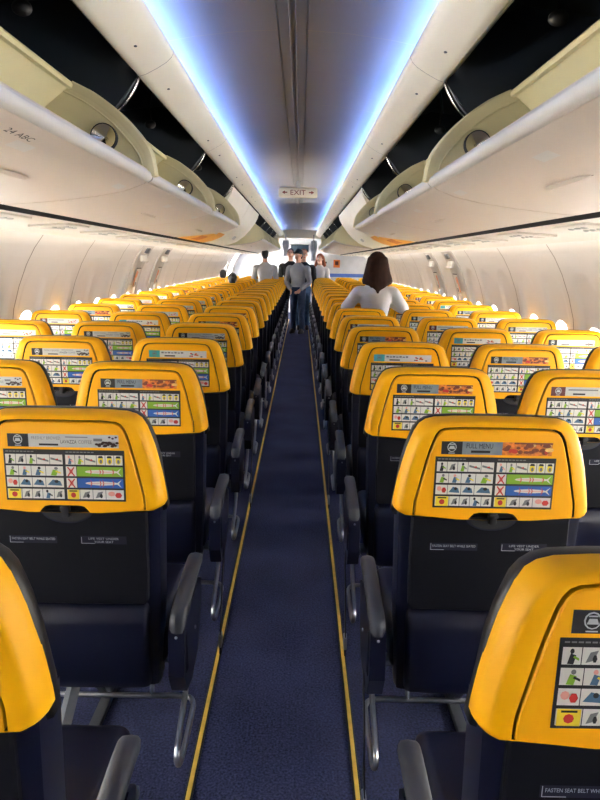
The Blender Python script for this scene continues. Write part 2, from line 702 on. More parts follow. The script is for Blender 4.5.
# ceiling
b = MB()
cp = [(-.58, 2.18), (-.575, 2.22), (-.53, 2.243), (-.45, 2.262), (-.35, 2.280), (-.2, 2.298), (-.055, 2.306), (-.05, 2.32)]
cp2 = [(-x, z) for x, z in reversed(cp)]
b.prism_y(cp, Y0, 17.30, 'ceiling', caps=False, close=False)
b.prism_y(cp2, Y0, 17.30, 'ceiling', caps=False, close=False)
b.prism_y([(-.055, 2.318), (.055, 2.318)], Y0, 17.30, 'ceiling_strip', caps=False, close=False)
cl = struct(b.build('ceiling', smooth=40))
s_ = MB()
s_.prism_y([(-.046, 2.318), (-.046, 2.298), (-.012, 2.298), (-.006, 2.308), (.006, 2.308), (.012, 2.298), (.046, 2.298), (.046, 2.318)], Y0, 17.30, 'ceiling_strip')
s_.build('centre_strip', cl, smooth=0)
s_ = MB()
y = 2.508 - 1.09 * 5
while y < 17:
    for S in (-1, 1):
        s_.prism_y([(S * -x, z - .0015) for x, z in cp[2:7]], y - .003, y + .003, 'rail', caps=False, close=False)
    y += 1.09
s_.build('panel_seam', cl, smooth=0)

# rear closure and forward vestibule
b = MB()
b.box((0, Y0 - .02, 1.2), (4.2, .04, 2.5), 'wall')
struct(b.build('wall_rear', smooth=0))
b = MB()
b.box((0, YE + .02, 1.2), (4.2, .04, 2.6), 'bulkhead')
struct(b.build('wall_front', smooth=0))
b = MB()
b.box((0, 18.3, 2.17), (4.0, 2.2, .03), 'hatch')                   # vestibule ceiling
for S in (-1, 1):
    b.box((S * 1.75, 18.32, 1.94), (.3, 2.18, .46), 'hatch')
b.box((0, 17.24, 2.20), (1.3, .12, .24), 'rail', .02)                # end cap of the ceiling channel
struct(b.build('trim_9', smooth=30))


def bulkhead(x0, x1, nm):
    q = MB()
    pts = []
    zz = [0, .3, .6, .9, 1.1, 1.3, 1.5, 1.646]
    if x1 > 0:
        out = [(wall_x(z) - .004, z) for z in zz]
        pts = [(x0, 0)] + out + [(1.6, 1.66), (x0, 1.66)]
    q.prism_y(pts, Y1, Y1 + .05, 'bulkhead')
    return q


b = bulkhead(.42, 2, 'wall')
w = struct(b.build('wall_partition', smooth=30))
q = MB()
q.box((.98, Y1 - .004, 1.455), (.17, .008, .20), 'orange_print', .003, 1)
q.box((.98, Y1 - .009, 1.47), (.09, .004, .10), 'maroon')
q.box((.70, Y1 - .02, 1.48), (.03, .04, .05), 'ink', .004)
q.box((1.2, Y1 - .004, 1.155), (1.1, .008, .09), 'blue_print')
q.box((1.2, Y1 - .004, 1.09), (1.1, .008, .03), 'paper')
q.build('wall_print', w, smooth=0)

# closures beside the bins at the front end
for i, S in enumerate((-1, 1)):
    b = MB()
    b.prism_y([(S * x, z) for x, z in ((.42, 2.21), (.54, 2.12), (.56, 1.80), (1.07, 1.665), (1.7, 1.665), (1.7, 2.4), (.42, 2.4))], 17.2, 17.24, 'cream')
    struct(b.build('trim_%d' % (10 + i), smooth=0))

# ------------------------------------------------------------------ overhead bins
RIM = [(.500, 1.792), (.508, 1.845), (.522, 1.885), (.560, 1.935), (.618, 1.993), (.692, 2.046), (.735, 2.068), (.774, 2.086)]
SHELL = [(.507, 1.800), (.512, 1.786), (.53, 1.768), (.60, 1.742), (.70, 1.722), (.82, 1.706), (.94, 1.694), (1.045, 1.686)]
BACK = [(.774, 2.088), (.86, 2.02), (.96, 1.90), (1.03, 1.78), (1.052, 1.70)]
BIN_STATIONS = [-.80, .82, 2.45, 4.06, 5.70]


def open_bin(S, ya, yb, label):
    t = thing('overhead_bin', label, 'overhead bin', (0, ya, 0), 'open overhead bins')
    L = yb - ya - .012

    def X(p):
        return [(S * x, z) for x, z in p]
    b = MB()
    inner = [(x + .004, z + .016) for x, z in reversed(SHELL)]
    b.prism_y(X(SHELL + inner), 0, L, 'bin')
    b.build('bucket', t, smooth=60)
    b = MB()                                                    # rounded lip along the aisle edge
    b.prism_y(X([(.500, 1.806), (.496, 1.796), (.500, 1.784), (.506, 1.778), (.516, 1.772), (.522, 1.775), (.519, 1.782), (.518, 1.79), (.516, 1.806), (.508, 1.810)]), .0, L, 'bin_lip')
    b.build('lip', t, smooth=60)
    b = MB()
    bk2 = [(x + .014, z + .012) for x, z in reversed(BACK)]
    b.prism_y(X(BACK + bk2), 0, L, 'cream')
    b.prism_y(X([(.765, 2.078), (.762, 2.092), (.772, 2.104), (.786, 2.104), (.79, 2.088), (.778, 2.076)]), 0, L, 'cream')
    b.build('back_wall', t, smooth=50)
    for y_a, y_b, front in ((0, .018, False), (L - .018, L, True)):
        b = MB()
        plate = RIM + BACK[1:] + [(x, z + .010) for x, z in reversed(SHELL)]
        b.prism_y(X(plate), y_a, y_b, 'cream')
        e = b.build('end_wall', t, smooth=30)
        r = MB()
        path = smooth_path([(S * x, (y_a + y_b) / 2, z) for x, z in RIM], 4)
        r.tube(path, .011, 'cream', 8, r2=1.9)
        r.tube([(p[0] + S * .020, p[1] - .014, p[2] - .018) for p in path], .004, 'cream', 6)
        r.build('rim', e)
        if front:
            d = MB()
            seg = 24
            ring = lambda rad, y: [(S * .657 + rad * cos(2 * pi * j / seg), y, 1.918 + rad * sin(2 * pi * j / seg)) for j in range(seg)]
            d.rings([ring(.046, y_a), ring(.046, y_a - .024), ring(.0430, y_a - .025), ring(.0425, y_a - .023)], 'ink')
            d.rings([ring(.0425, y_a - .0235), ring(.020, y_a - .012), ring(.001, y_a - .002)], 'disc_metal', cap1=True)
            d.build('pivot_disc', e, smooth=20)
    # latch: recessed scoop with a lever
    l = MB()
    yc = L * .58
    sx = lambda x: interp(SHELL, x)
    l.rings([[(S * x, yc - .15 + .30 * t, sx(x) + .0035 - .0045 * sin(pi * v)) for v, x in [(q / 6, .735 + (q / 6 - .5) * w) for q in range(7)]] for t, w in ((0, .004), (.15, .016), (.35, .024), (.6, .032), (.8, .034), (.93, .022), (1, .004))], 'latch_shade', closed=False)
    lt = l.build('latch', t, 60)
    l = MB()
    l.rings([[(S * x, yc - .15 + .30 * t, sx(x) - .001 - dz) for x, dz in ((.728 - w, 0), (.728 - w * .4, .010 * w / .014), (.728 + w, .010 * w / .014), (.728 + w, 0))] for t, w in ((0, .002), (.15, .010), (.5, .014), (.85, .012), (.97, .002))], 'bin', closed=True)
    l.build('lever', lt)
    # row placard near the lip
    for yy in (L * .44, L * .93):
        p = MB()
        p.add([(S * .575, yy - .05, interp(SHELL, .575) - .0012), (S * .575, yy + .05, interp(SHELL, .575) - .0012), (S * .605, yy + .05, interp(SHELL, .605) - .0012), (S * .605, yy - .05, interp(SHELL, .605) - .0012)], [(0, 1, 2, 3)], 'bin_lip')
        p.build('placard', t, smooth=0)
    return t


ordn = ['nearest', 'second', 'third', 'fourth', 'fifth', 'sixth', 'seventh', 'eighth', 'ninth', 'tenth', 'eleventh', 'twelfth', 'thirteenth', 'fourteenth', 'fifteenth', 'sixteenth', 'seventeenth', 'eighteenth', 'nineteenth', 'twentieth', 'twenty-first', 'twenty-second', 'twenty-third']
far_n = 5
FAR0, FAR1 = 9.15, 17.15
for S in (-1, 1):
    sd = ('left', 'right')[S > 0]
    for i, (ya, yb) in enumerate(zip(BIN_STATIONS[1:], BIN_STATIONS[2:])):
        t = open_bin(S, ya, yb, 'open beige overhead bin swung down on the %s, %s one from the camera' % (sd, ordn[i]))
        if i == 0 and S < 0:
            row = MB()
            # row number on the shell, read from the aisle
            me = text_mesh('24 ABC', .13, .016, 'ink', 0, 0, 0)
            vs = []
            for v in me.vertices:
                u, w_ = v.co.x, v.co.z
                x = .566 - w_
                vs.append((-x, .57 + u, interp(SHELL, x) - .002))
            row.add(vs, [tuple(p.vertices) for p in me.polygons], 'ink')
            row.build('row_number', t, smooth=0)
    # the two bins that are shut
    for i, (ya, yb) in enumerate(((5.74, 7.43), (7.44, 9.12))):
        t = thing('overhead_bin', 'closed cream overhead bin on the %s, %s of the shut pair' % (sd, ('nearer', 'farther')[i]), 'overhead bin', (0, ya, 0), 'closed overhead bins')
        b = MB()
        prof = [(.545, 2.118), (.56, 2.06), (.60, 1.99), (.66, 1.91), (.74, 1.825), (.84, 1.752), (.94, 1.712), (1.045, 1.688), (1.06, 1.70), (.95, 1.73), (.85, 1.78), (.75, 1.85), (.62, 2.02), (.57, 2.12)]
        b.prism_y([(S * x, z) for x, z in prof], .004, yb - ya - .004, 'rail')
        b.build('door_panel', t, smooth=60)
        if i == 0:
            q = MB()
            cs = [(.80, 1.7795), (.84, 1.750), (.89, 1.7305), (.94, 1.710), (1.00, 1.6965), (1.04, 1.6875)]
            q.rings([[(S * x, yy, z - .003) for x, z in cs] for yy in (.06, yb - ya - .12)], 'bin_advert', closed=False)
            q.rings([[(S * x, yy, z - .005) for x, z in cs[2:5]] for yy in (.5, .9)], 'food_orange', closed=False)
            tag(q.build('advert_panel', t, smooth=60), 'orange yellow advert on the underside')
        l = MB()
        l.box((S * .80, (yb - ya) / 2, 1.772), (.05, .16, .02), 'bin_lip', .006, rot=Matrix.Rotation(S * .7, 4, 'Y'))
        l.build('latch', t)
    st = (FAR1 - FAR0) / far_n
    for i in range(far_n):
        open_bin(S, FAR0 + st * i, FAR0 + st * (i + 1), 'open beige overhead bin beyond the closed bins on the %s, %s of five' % (sd, ('first', 'second', 'third', 'fourth', 'last')[i]))
    # dividers with bright edge trim in the dark housing; wall bracket in each bay
    dv = MB()
    br = MB()
    for y in BIN_STATIONS[1:] + [9.12] + [FAR0 + st * i for i in range(1, far_n)]:
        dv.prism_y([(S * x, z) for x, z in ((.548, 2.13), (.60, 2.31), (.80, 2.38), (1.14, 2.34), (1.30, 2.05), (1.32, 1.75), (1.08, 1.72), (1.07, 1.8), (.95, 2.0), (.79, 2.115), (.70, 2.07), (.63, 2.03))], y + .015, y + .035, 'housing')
        ed = smooth_path([(S * .540, y + .02, 2.135), (S * .562, y + .02, 2.09), (S * .60, y + .02, 2.04), (S * .66, y + .02, 1.99)], 4)
        dv.tube(ed, .0045, 'chrome', 6)
        dv.tube([(p[0] + S * .012, p[1], p[2] + .004) for p in ed], .0035, 'metal_dull', 6)
    for y in (2.05, 3.66, 5.28, .45):
        br.tube([(S * .76, y, 2.385), (S * .775, y, 2.30), (S * .77, y, 2.21)], .006, 'black', 6)
        br.ellipsoid((S * .77, y - .01, 2.20), (.030, .02, .022), 'black')
        for k_ in range(3):
            br.ellipsoid((S * .575, y + .12 + .07 * k_, 2.20), (.004, .008, .008), 'metal_dull', 8, 5)
    dv.build('bin_divider', [o for o in COL.objects if o.name == 'trim_%d' % (5 + (S > 0))][0])
    br.build('bracket', [o for o in COL.objects if o.name == 'trim_%d' % (5 + (S > 0))][0])

# ------------------------------------------------------------------ passenger service units
pm = MB()
pm.box((0, 0, 0), (.20, .34, .014), 'psu', .006)
pl_, pv, pg = MB(), MB(), MB()
pl_.ellipsoid((.05, 0, -.009), (.016, .016, .005), 'bin_lip', 10, 5)
pv.ellipsoid((-.01, 0, -.008), (.013, .013, .007), 'bin_lip', 10, 5)
pg.box((-.06, 0, -.0065), (.045, .12, .004), 'bin', .002)
PSU = [('panel', pm.mesh('panel'), 0), ('speaker_grille', pg.mesh('speaker_grille'), 0)]
for q_, mb_ in (('reading_light', pl_), ('air_vent', pv)):
    me_ = mb_.mesh(q_)
    PSU += [(q_, me_, d_) for d_ in (-.06, 0, .06)]
for S in (-1, 1):
    for kx in range(1, 20):
        y = 1.553 + .762 * kx + .35
        if y > 16.8:
            break
        t = thing('passenger_service_unit', 'cream overhead service unit above the %s seats, %s from the camera' % (('left', 'right')[S > 0], ordn[kx - 1]), 'service unit', (S * 1.20, y, 1.657), 'overhead passenger service units')
        t.rotation_euler = (0, -.07, pi if S > 0 else 0)
        for n, me_, d_ in PSU:
            link(n, me_, t, (0, d_, 0))

# ------------------------------------------------------------------ exit sign
t = thing('exit_sign', 'cream ceiling sign reading EXIT between two arrows', 'sign', (0, 6.9, 2.19))
b = MB()
b.box((0, 0, 0), (.40, .05, .105), 'sign_face', .024, 3)
b.build('sign_body', t)
b = MB()
b.box((0, 0, .08), (.05, .04, .08), 'ceiling_strip', .004)
b.build('bracket', t)
b = MB()
add_text(b, 'EXIT', .155, .048, 'sign_ink', -.0775, -.0265, -.024)
for S in (-1, 1):
    b.pol([(S * .165, 0), (S * .135, .018), (S * .135, -.018)], -.0265, 'sign_ink')
    b.rect(min(S * .135, S * .11), -.006, max(S * .135, S * .11), .006, -.0265, 'sign_ink')
b.build('lettering', t, smooth=0)


# ------------------------------------------------------------------ seats
XI, SW, SPACE, ROW0, ROWP = .301, .49, .563, 1.553, .762
ZB, ZT = .880, 1.134


def mirror_outline(h):
    return h + [(-x, z) for x, z in reversed(h) if abs(x) > 1e-6]


OUT = [(.0, 1.1365), (.10, 1.1355), (.150, 1.132), (.172, 1.125), (.187, 1.113), (.199, 1.095), (.2075, 1.070), (.2165, 1.040), (.2265, 1.000), (.236, .950), (.243, .905), (.2445, .888), (.240, .880), (.228, .8745), (.10, .8675), (0, .8665)]
MID = [(.0, 1.122), (.10, 1.121), (.146, 1.1175), (.163, 1.111), (.175, 1.100), (.185, 1.084), (.193, 1.062), (.202, 1.032), (.211, .995), (.220, .948), (.2265, .905), (.2275, .888), (.226, .880), (.218, .8745), (.10, .8675), (0, .8665)]
INN = [(.0, 1.099), (.10, 1.0985), (.138, 1.096), (.150, 1.091), (.159, 1.081), (.166, 1.066), (.1725, 1.046), (.181, 1.018), (.189, .985), (.198, .943), (.2045, .915), (.2055, .900), (.206, .888), (.206, .878), (.10, .8675), (0, .8665)]


def ring3(h, y, sx=1., sz=0.):
    return [(x * sx, y, z + sz) for x, z in mirror_outline(h)]


def seat_meshes():
    D = {}
    b = MB()
    grow = [(x + .004 if x > .05 else x, z + .003 if z > 1.1 else z) for x, z in OUT]
    rr = [ring3(grow, .044), ring3(grow, .028), ring3(OUT, .012)]
    o2 = [((a[0] * 2 + c[0]) / 3, (a[1] * 2 + c[1]) / 3) for a, c in zip(OUT, MID)]
    o3 = [((a[0] + c[0] * 2) / 3, (a[1] + c[1] * 2) / 3) for a, c in zip(OUT, MID)]
    rr += [ring3(o2, .003), ring3(o3, -.003), ring3(MID, -.005)]
    m2 = [((a[0] + c[0] * 3) / 4, (a[1] + c[1] * 3) / 4) for a, c in zip(MID, INN)]
    rr += [ring3(m2, -.009), ring3(INN, -.008)]
    b.rings(rr, 'yellow')
    ins = [(x - .0 * (x > .05), z) for x, z in INN]
    b.rings([ring3(INN, -.008), ring3(INN, .006)], 'ink', cap1=True)
    D['headrest_shell'] = b.mesh('headrest_shell', 50)
    # inner panel with the latch notch in its lower edge
    pin = [(x - (.0048 if x > .05 else 0), z - (.0048 if z > .95 else 0)) for x, z in INN]
    pin = [p for p in pin if p[0] > .07 or p[1] > 1.0]
    pin += [(.066, .8675), (.060, .876), (.050, .884), (.036, .887), (0, .887)]
    b = MB()
    sm_ = [(x - (.002 if x > .05 else 0), z - (.002 if z > .95 else 0)) for x, z in pin]
    b.rings([ring3(pin, .005), ring3(pin, -.008), ring3(sm_, -.0105)], 'yellow_panel', cap1=True)
    D['headrest_panel'] = b.mesh('headrest_panel', 30)
    # black cushion in front of the shell
    b = MB()
    g1 = [(x + .005 if x > .05 else x, z + .004 if z > .95 else z - .02) for x, z in OUT]
    g2 = [(x - .02 if x > .05 else x, z - .02 if z > .95 else z) for x, z in g1]
    b.rings([ring3(OUT, .034), ring3(g1, .042), ring3(g1, .062), ring3(g2, .105)], 'black_leather', cap0=True, cap1=True)
    D['head_cushion'] = b.mesh('head_cushion', 60)
    # lower back: navy structure with side rails
    b = MB()
    prof = [(.236, .885), (.234, .80), (.231, .70), (.228, .60), (.222, .50), (.216, .40), (.212, .335)]
    ys = {.885: .016, .80: .018, .70: .022, .60: .028, .50: .03, .40: .034, .335: .045}
    rr = []
    for x, z in prof:
        y = ys[z]
        rr.append([(-x, y + .085, z), (-x - .004, y + .03, z), (-x, y + .006, z), (-x + .012, y, z), (x - .012, y, z), (x, y + .006, z), (x + .004, y + .03, z), (x, y + .085, z)])
    b.rings(rr, 'navy', cap0=True, cap1=True)
    D['seat_back'] = b.mesh('seat_back', 50)
    # tray table recess panel, with scoop below the notch
    b = MB()
    tr = [(.204, .8655), (.205, .80), (.204, .70), (.200, .615), (.192, .604), (0, .602)]
    top = [(0, .8655)]
    half = top + tr
    b.rings([ring3(half, .026), ring3(half, .008), ring3([(x - .004 if x > .05 else x, z + (.004 if z < .7 else -.001)) for x, z in half], .004)], 'navy_dark', cap1=True)
    D['tray_table'] = b.mesh('tray_table', 30)
    b = MB()
    arc = [(.066 * cos(a), .866 - .034 * sin(a)) for a in [pi * i / 14 for i in range(15)]]
    b.rings([[(x, .0035, z) for x, z in arc], [(x * .9, .0025, .866 + (z - .866) * .86) for x, z in arc]], 'navy', closed=False)
    b.rings([[(x * .9, .0025, .866 + (z - .866) * .86) for x, z in arc]], 'ink', cap0=True)
    b.rings([[(-.06, .0058, .866), (.06, .0058, .866)], [(-.045, .0058, .885), (.045, .0058, .885)]], 'navy_dark', closed=False)
    D['latch_scoop'] = b.mesh('latch_scoop', 30)
    b = MB()
    b.box((0, -.004, .870), (.020, .014, .034), 'black', .003)
    b.box((0, -.008, .876), (.026, .010, .012), 'black', .003)
    D['table_latch'] = b.mesh('table_latch', 30)
    # lower panel: bulges towards the row behind
    b = MB()
    lp = []
    for z, y, w in ((.598, .026, .196), (.590, .010, .200), (.575, -.004, .202), (.55, -.010, .203), (.50, -.010, .202), (.44, -.006, .200), (.38, .004, .197), (.345, .018, .194), (.333, .034, .190)):
        lp.append([(-w, y + .03, z), (-w + .004, y + .006, z), (-w + .016, y, z), (-.1, y - .003, z), (0, y - .004, z), (.1, y - .003, z), (w - .016, y, z), (w - .004, y + .006, z), (w, y + .03, z)])
    b.rings(lp, 'navy', closed=False)
    D['lower_panel'] = b.mesh('lower_panel', 60)
    # seat cushion and back cushion front
    b = MB()
    b.box((0, .29, .425), (.46, .44, .115), 'navy', .03, 3)
    D['seat_cushion'] = b.mesh('seat_cushion')
    b = MB()
    rr = []
    for z, y, w in ((.46, .115, .19), (.47, .15, .2), (.6, .155, .2), (.75, .14, .21), (.86, .13, .21), (.875, .10, .2)):
        rr.append([(-w, .06, z), (-w, y - .02, z), (-w + .03, y, z), (0, y - .006, z), (w - .03, y, z), (w, y - .02, z), (w, .06, z)])
    b.rings(rr, 'navy', cap0=True, cap1=True)
    D['back_cushion'] = b.mesh('back_cushion', 60)
    # notices
    b = MB()
    b.rect(-.155, .776, -.030, .796, .0032, 'navy')
    b.rect(.030, .776, .150, .798, .0032, 'navy')
    add_text(b, 'FASTEN SEAT BELT WHILE SEATED', .112, .0065, 'print_white', -.147, .0028, .785)
    add_text(b, 'LIFE VEST UNDER', .078, .006, 'print_white', .052, .0028, .788)
    add_text(b, 'YOUR SEAT', .05, .006, 'print_white', .066, .0028, .779)
    for x0 in (-.152, .033):
        b.rect(x0, .777, x0 + .0012, .795, .0028, 'print_white')
        b.rect(x0, .777, x0 + .035, .7782, .0028, 'print_white')
    D['notice'] = b.mesh('notice', 0)
    # safety card
    random.seed(11)
    b = MB()
    X0, X1, Z0, Z1, y = -.151, .151, .899, 1.034, -.0112
    b.box((0, y + .0006, (Z0 + Z1) / 2), (X1 - X0, .0014, Z1 - Z0), 'ink', .0006, 1)
    y -= .0006
    for i in range(8):
        b.rect(X0 + .006 + .009 * i, Z1 - .007, X0 + .013 + .009 * i, Z1 - .0045, y, 'ink_grey')
        b.rect(.005 + .009 * i, Z1 - .007, .012 + .009 * i, Z1 - .0045, y, 'ink_grey')
    rows_z = []
    zt = Z1 - .0105
    rh = (zt - Z0 - .003) / 4
    inks = ['ink', 'ink_grey', 'ink_steel', 'ink_green', 'ink_yellow', 'ink_red', 'ink_pink']

    def pict(cx, cz, w, h, kind):
        yy = y - .0012
        r = random.random
        if kind == 'person':
            b.disc(cx + (r() - .5) * .2 * w, cz + .25 * h, .11 * w, .13 * h, yy, random.choice(['ink_pink', 'ink_grey', 'ink']), 8)
            b.pol([(cx - .22 * w, cz - .36 * h), (cx + .1 * w, cz - .38 * h), (cx + .2 * w, cz + .06 * h), (cx - .08 * w, cz + .15 * h)], yy - .0002, random.choice(['ink_steel', 'ink_green', 'ink_grey', 'ink']))
            b.pol([(cx + .05 * w, cz - .05 * h), (cx + .36 * w, cz - .2 * h), (cx + .36 * w, cz - .08 * h), (cx + .1 * w, cz + .05 * h)], yy - .0004, random.choice(inks))
        elif kind == 'mask':
            b.disc(cx, cz - .02 * h, .30 * w, .34 * h, yy, 'ink_yellow', 10)
            b.disc(cx + .02 * w, cz - .1 * h, .16 * w, .18 * h, yy - .0002, 'ink_grey', 8)
            b.pol([(cx - .3 * w, cz + .2 * h), (cx + .3 * w, cz + .2 * h), (cx + .2 * w, cz + .38 * h), (cx - .2 * w, cz + .38 * h)], yy - .0004, 'ink')
        elif kind == 'slide':
            b.pol([(cx - .42 * w, cz + .02 * h), (cx + .42 * w, cz - .2 * h), (cx + .42 * w, cz - .05 * h), (cx - .42 * w, cz + .2 * h)], yy, 'ink_grey')
            b.pol([(cx - .1 * w, cz), (cx + .2 * w, cz - .05 * h), (cx + .12 * w, cz + .12 * h)], yy - .0002, 'ink_red')
        elif kind == 'wave':
            b.pol([(cx - .4 * w, cz - .2 * h), (cx + .4 * w, cz - .25 * h), (cx + .3 * w, cz + .15 * h), (cx - .1 * w, cz + .28 * h)], yy, 'ink_steel')
            b.disc(cx + .1 * w, cz + .12 * h, .12 * w, .14 * h, yy - .0002, 'ink', 8)
        elif kind == 'warn':
            b.rect(cx - .44 * w, cz - .42 * h, cx + .44 * w, cz + .42 * h, yy, 'ink_yellow')
            b.disc(cx, cz - .05 * h, .2 * w, .24 * h, yy - .0002, 'ink_red', 8)
            b.rect(cx - .3 * w, cz + .25 * h, cx + .3 * w, cz + .36 * h, yy - .0002, 'ink')
        elif kind == 'cross':
            for sg in (-1, 1):
                b.pol([(cx - .36 * w, cz - sg * .36 * h), (cx - .24 * w, cz - sg * .4 * h), (cx + .36 * w, cz + sg * .36 * h), (cx + .24 * w, cz + sg * .4 * h)], yy - .0003 - .0001 * sg, 'ink_red')
            b.disc(cx, cz, .2 * w, .26 * h, yy, 'ink_pink', 8)
        elif kind == 'hearts':
            b.disc(cx - .18 * w, cz + .1 * h, .2 * w, .22 * h, yy, 'ink_pink', 8)
            b.disc(cx + .2 * w, cz - .02 * h, .2 * w, .26 * h, yy - .0002, 'ink_red', 6)
        else:
            b.pol([(cx - .3 * w, cz - .3 * h), (cx + .1 * w, cz - .2 * h), (cx + .3 * w, cz + .3 * h), (cx - .1 * w, cz + .2 * h)], yy, 'ink_grey')
            b.disc(cx + .15 * w, cz - .1 * h, .12 * w, .2 * h, yy - .0002, 'ink', 6)

    def cells(x0, x1, zb, h, spec):
        tot = sum(s_[1] for s_ in spec)
        x = x0
        for kd, wt in spec:
            w = (x1 - x0) * wt / tot
            b.rect(x + .0006, zb + .0028, x + w - .0006, zb + h - .0022, y - .0004, 'paper')
            pict(x + w / 2, zb + h / 2, w, h, kd)
            x += w

    def plane(x0, x1, zb, h, mt):
        b.rect(x0, zb + .0028, x1 - .0006, zb + h - .0022, y - .0004, mt)
        cz, cx, w = zb + h / 2, (x0 + x1) / 2, x1 - x0
        b.disc(cx + .03 * w, cz, .36 * w, .17 * h, y - .0010, 'paper', 14)
        b.pol([(cx + .34 * w, cz), (cx + .46 * w, cz + .34 * h), (cx + .40 * w, cz)], y - .0014, 'paper')
        b.pol([(cx + .34 * w, cz), (cx + .46 * w, cz - .34 * h), (cx + .40 * w, cz)], y - .0016, 'paper')
        for dx in (-.22, -.02, .04, .26):
            b.pol([(cx + dx * w, cz - .36 * h), (cx + (dx + .05) * w, cz), (cx + dx * w, cz + .36 * h), (cx + (dx + .02) * w, cz)], y - .0018, 'ink_red')
        b.rect(cx - .28 * w, cz - .02 * h, cx + .3 * w, cz + .03 * h, y - .002, 'ink_pink')
    z3, z2, z1, z0 = [zt - rh * (i + 1) for i in range(4)]
    xm = 0.0
    xl, xr = X0 + .004, X1 - .004
    cells(xl, xm - .003, z3, rh, [('person', 1), ('other', 1), ('person', 1), ('slide', 1.25), ('slide', 1.25)])
    cells(xl, xm - .003, z2, rh, [('person', 1), ('person', 1), ('person', 1.15), ('person', 1.4)])
    cells(xl, xm - .003, z1, rh, [('hearts', 1), ('wave', 1.1), ('wave', 1.1), ('wave', 1.5)])
    cells(xl, xm - .003, z0, rh, [('warn', 1.25), ('other', .9), ('other', .9), ('person', 1), ('other', .9)])
    cells(xm + .003, xr, z3, rh, [('person', 1), ('person', 1), ('slide', 1.2), ('mask', .9), ('mask', .9), ('mask', .9)])
    cells(xm + .003, xm + .030, z2, rh, [('cross', 1)])
    plane(xm + .031, xr, z2, rh, 'ink_green')
    cells(xm + .003, xm + .030, z1, rh, [('cross', 1)])
    plane(xm + .031, xr, z1, rh, 'ink_blue')
    cells(xm + .003, xr, z0, rh, [('warn', 1), ('other', 1), ('other', 1), ('hearts', 1.4)])
    D['safety_card'] = b.mesh('safety_card', 0)
    # adverts
    ax0, ax1, az0, az1, y = -.138, .138, 1.0405, 1.074, -.0112

    def icon(q, mt, light='print_white'):
        q.rect(ax0, az0, ax0 + .052, az1, y, mt)
        q.disc(ax0 + .026, (az0 + az1) / 2 + .002, .0115, .0125, y - .0005, light, 12)
        q.disc(ax0 + .026, (az0 + az1) / 2 + .002, .0095, .0105, y - .001, mt, 12)
        q.pol([(ax0 + .018, az0 + .014), (ax0 + .034, az0 + .014), (ax0 + .031, az0 + .022), (ax0 + .021, az0 + .022)], y - .0014, light)
        q.rect(ax0 + .020, az0 + .0245, ax0 + .032, az0 + .0265, y - .0014, light)
        q.rect(ax0 + .018, az0 + .0025, ax0 + .034, az0 + .0045, y - .0008, light)
    A = {}
    q = MB()
    q.rect(ax0, az0, ax1, az1, y + .0003, 'paper_grey')
    icon(q, 'ink')
    random.seed(3)
    for i in range(26):
        q.disc(ax1 - .003 - .052 * random.random() ** 1.2, az0 + .004 + .011 * random.random(), .0045, .003, y - .0006 - i * .00003, 'bean', 8)
    for i in range(3):
        q.disc(ax1 - .006 - .008 * i, az1 - .006 - .003 * (i % 2), .0035, .0026, y - .0006 - i * .0001, 'bean', 8)
    t_ = MB()
    add_text(t_, 'FRESHLY BREWED', .072, .0078, 'ink_grey', ax0 + .060, y - .0006, az0 + .0195)
    add_text(t_, 'LAVAZZA', .040, .009, 'ink', ax0 + .132, y - .0006, az0 + .010)
    add_text(t_, 'COFFEE', .034, .009, 'ink_grey', ax0 + .176, y - .0006, az0 + .010)
    t_.rect(ax0 + .144, az0 + .0255, ax0 + .20, az0 + .028, y - .0006, 'ink_grey')
    t_.rect(ax0 + .078, az0 + .004, ax0 + .126, az0 + .009, y - .0006, 'ink')
    t_.rect(ax0 + .214, az0 + .017, ax0 + .236, az0 + .024, y - .0006, 'ink_grey')
    A['coffee'] = (q.mesh('advert_strip', 0), t_.mesh('lettering', 0))
    q = MB()
    q.rect(ax0, az0, ax1, az1, y + .0003, 'slate')
    icon(q, 'ink')
    q.rect(ax0 + .152, az0, ax1, az1, y - .0002, 'food_orange')
    for i in range(34):
        q.disc(ax0 + .158 + .112 * random.random(), az0 + .006 + .022 * random.random(), .004 + .008 * random.random(), .003 + .003 * random.random(), y - .0005 - i * .00003, random.choice(['food_brown', 'food_cream', 'food_brown', 'food_orange', 'ink_red']), 8)
    q.rect(ax0 + .18, az1 - .004, ax1, az1, y - .0018, 'food_brown')
    t_ = MB()
    add_text(t_, 'FULL MENU', .066, .0125, 'ink', ax0 + .062, y - .0006, az0 + .0165)
    t_.rect(ax0 + .074, az0 + .005, ax0 + .122, az0 + .011, y - .0006, 'ink')
    A['menu'] = (q.mesh('advert_strip', 0), t_.mesh('lettering', 0))
    q = MB()
    q.rect(ax0, az0, ax1, az1, y + .0003, 'paper')
    icon(q, 'teal', 'ink_grey')
    for i in range(9):
        q.disc(ax0 + .19 + .075 * random.random(), az0 + .006 + .018 * random.random(), .006, .0035, y - .0005 - i * .0001, random.choice(['ink_red', 'food_orange', 'ink_grey']), 7)
    t_ = MB()
    for i in range(7):
        t_.rect(ax0 + .060 + .0155 * i, az0 + .020, ax0 + .0715 + .0155 * i, az0 + .027 - .002 * (i % 2), y - .0016, 'ink_grey')
    t_.rect(ax0 + .075, az0 + .005, ax0 + .125, az0 + .011, y - .0016, 'ink')
    A['teal'] = (q.mesh('advert_strip', 0), t_.mesh('lettering', 0))
    q = MB()
    q.rect(ax0, az0, ax1, az1, y + .0003, 'paper_grey')
    icon(q, 'maroon')
    for i in range(12):
        q.disc(ax0 + .20 + .06 * random.random(), az0 + .006 + .02 * random.random(), .005, .0035, y - .0005 - i * .0001, random.choice(['ink_red', 'food_cream', 'food_orange', 'ink_pink']), 7)
    t_ = MB()
    t_.rect(ax0 + .062, az0 + .021, ax0 + .17, az0 + .026, y - .0016, 'ink_grey')
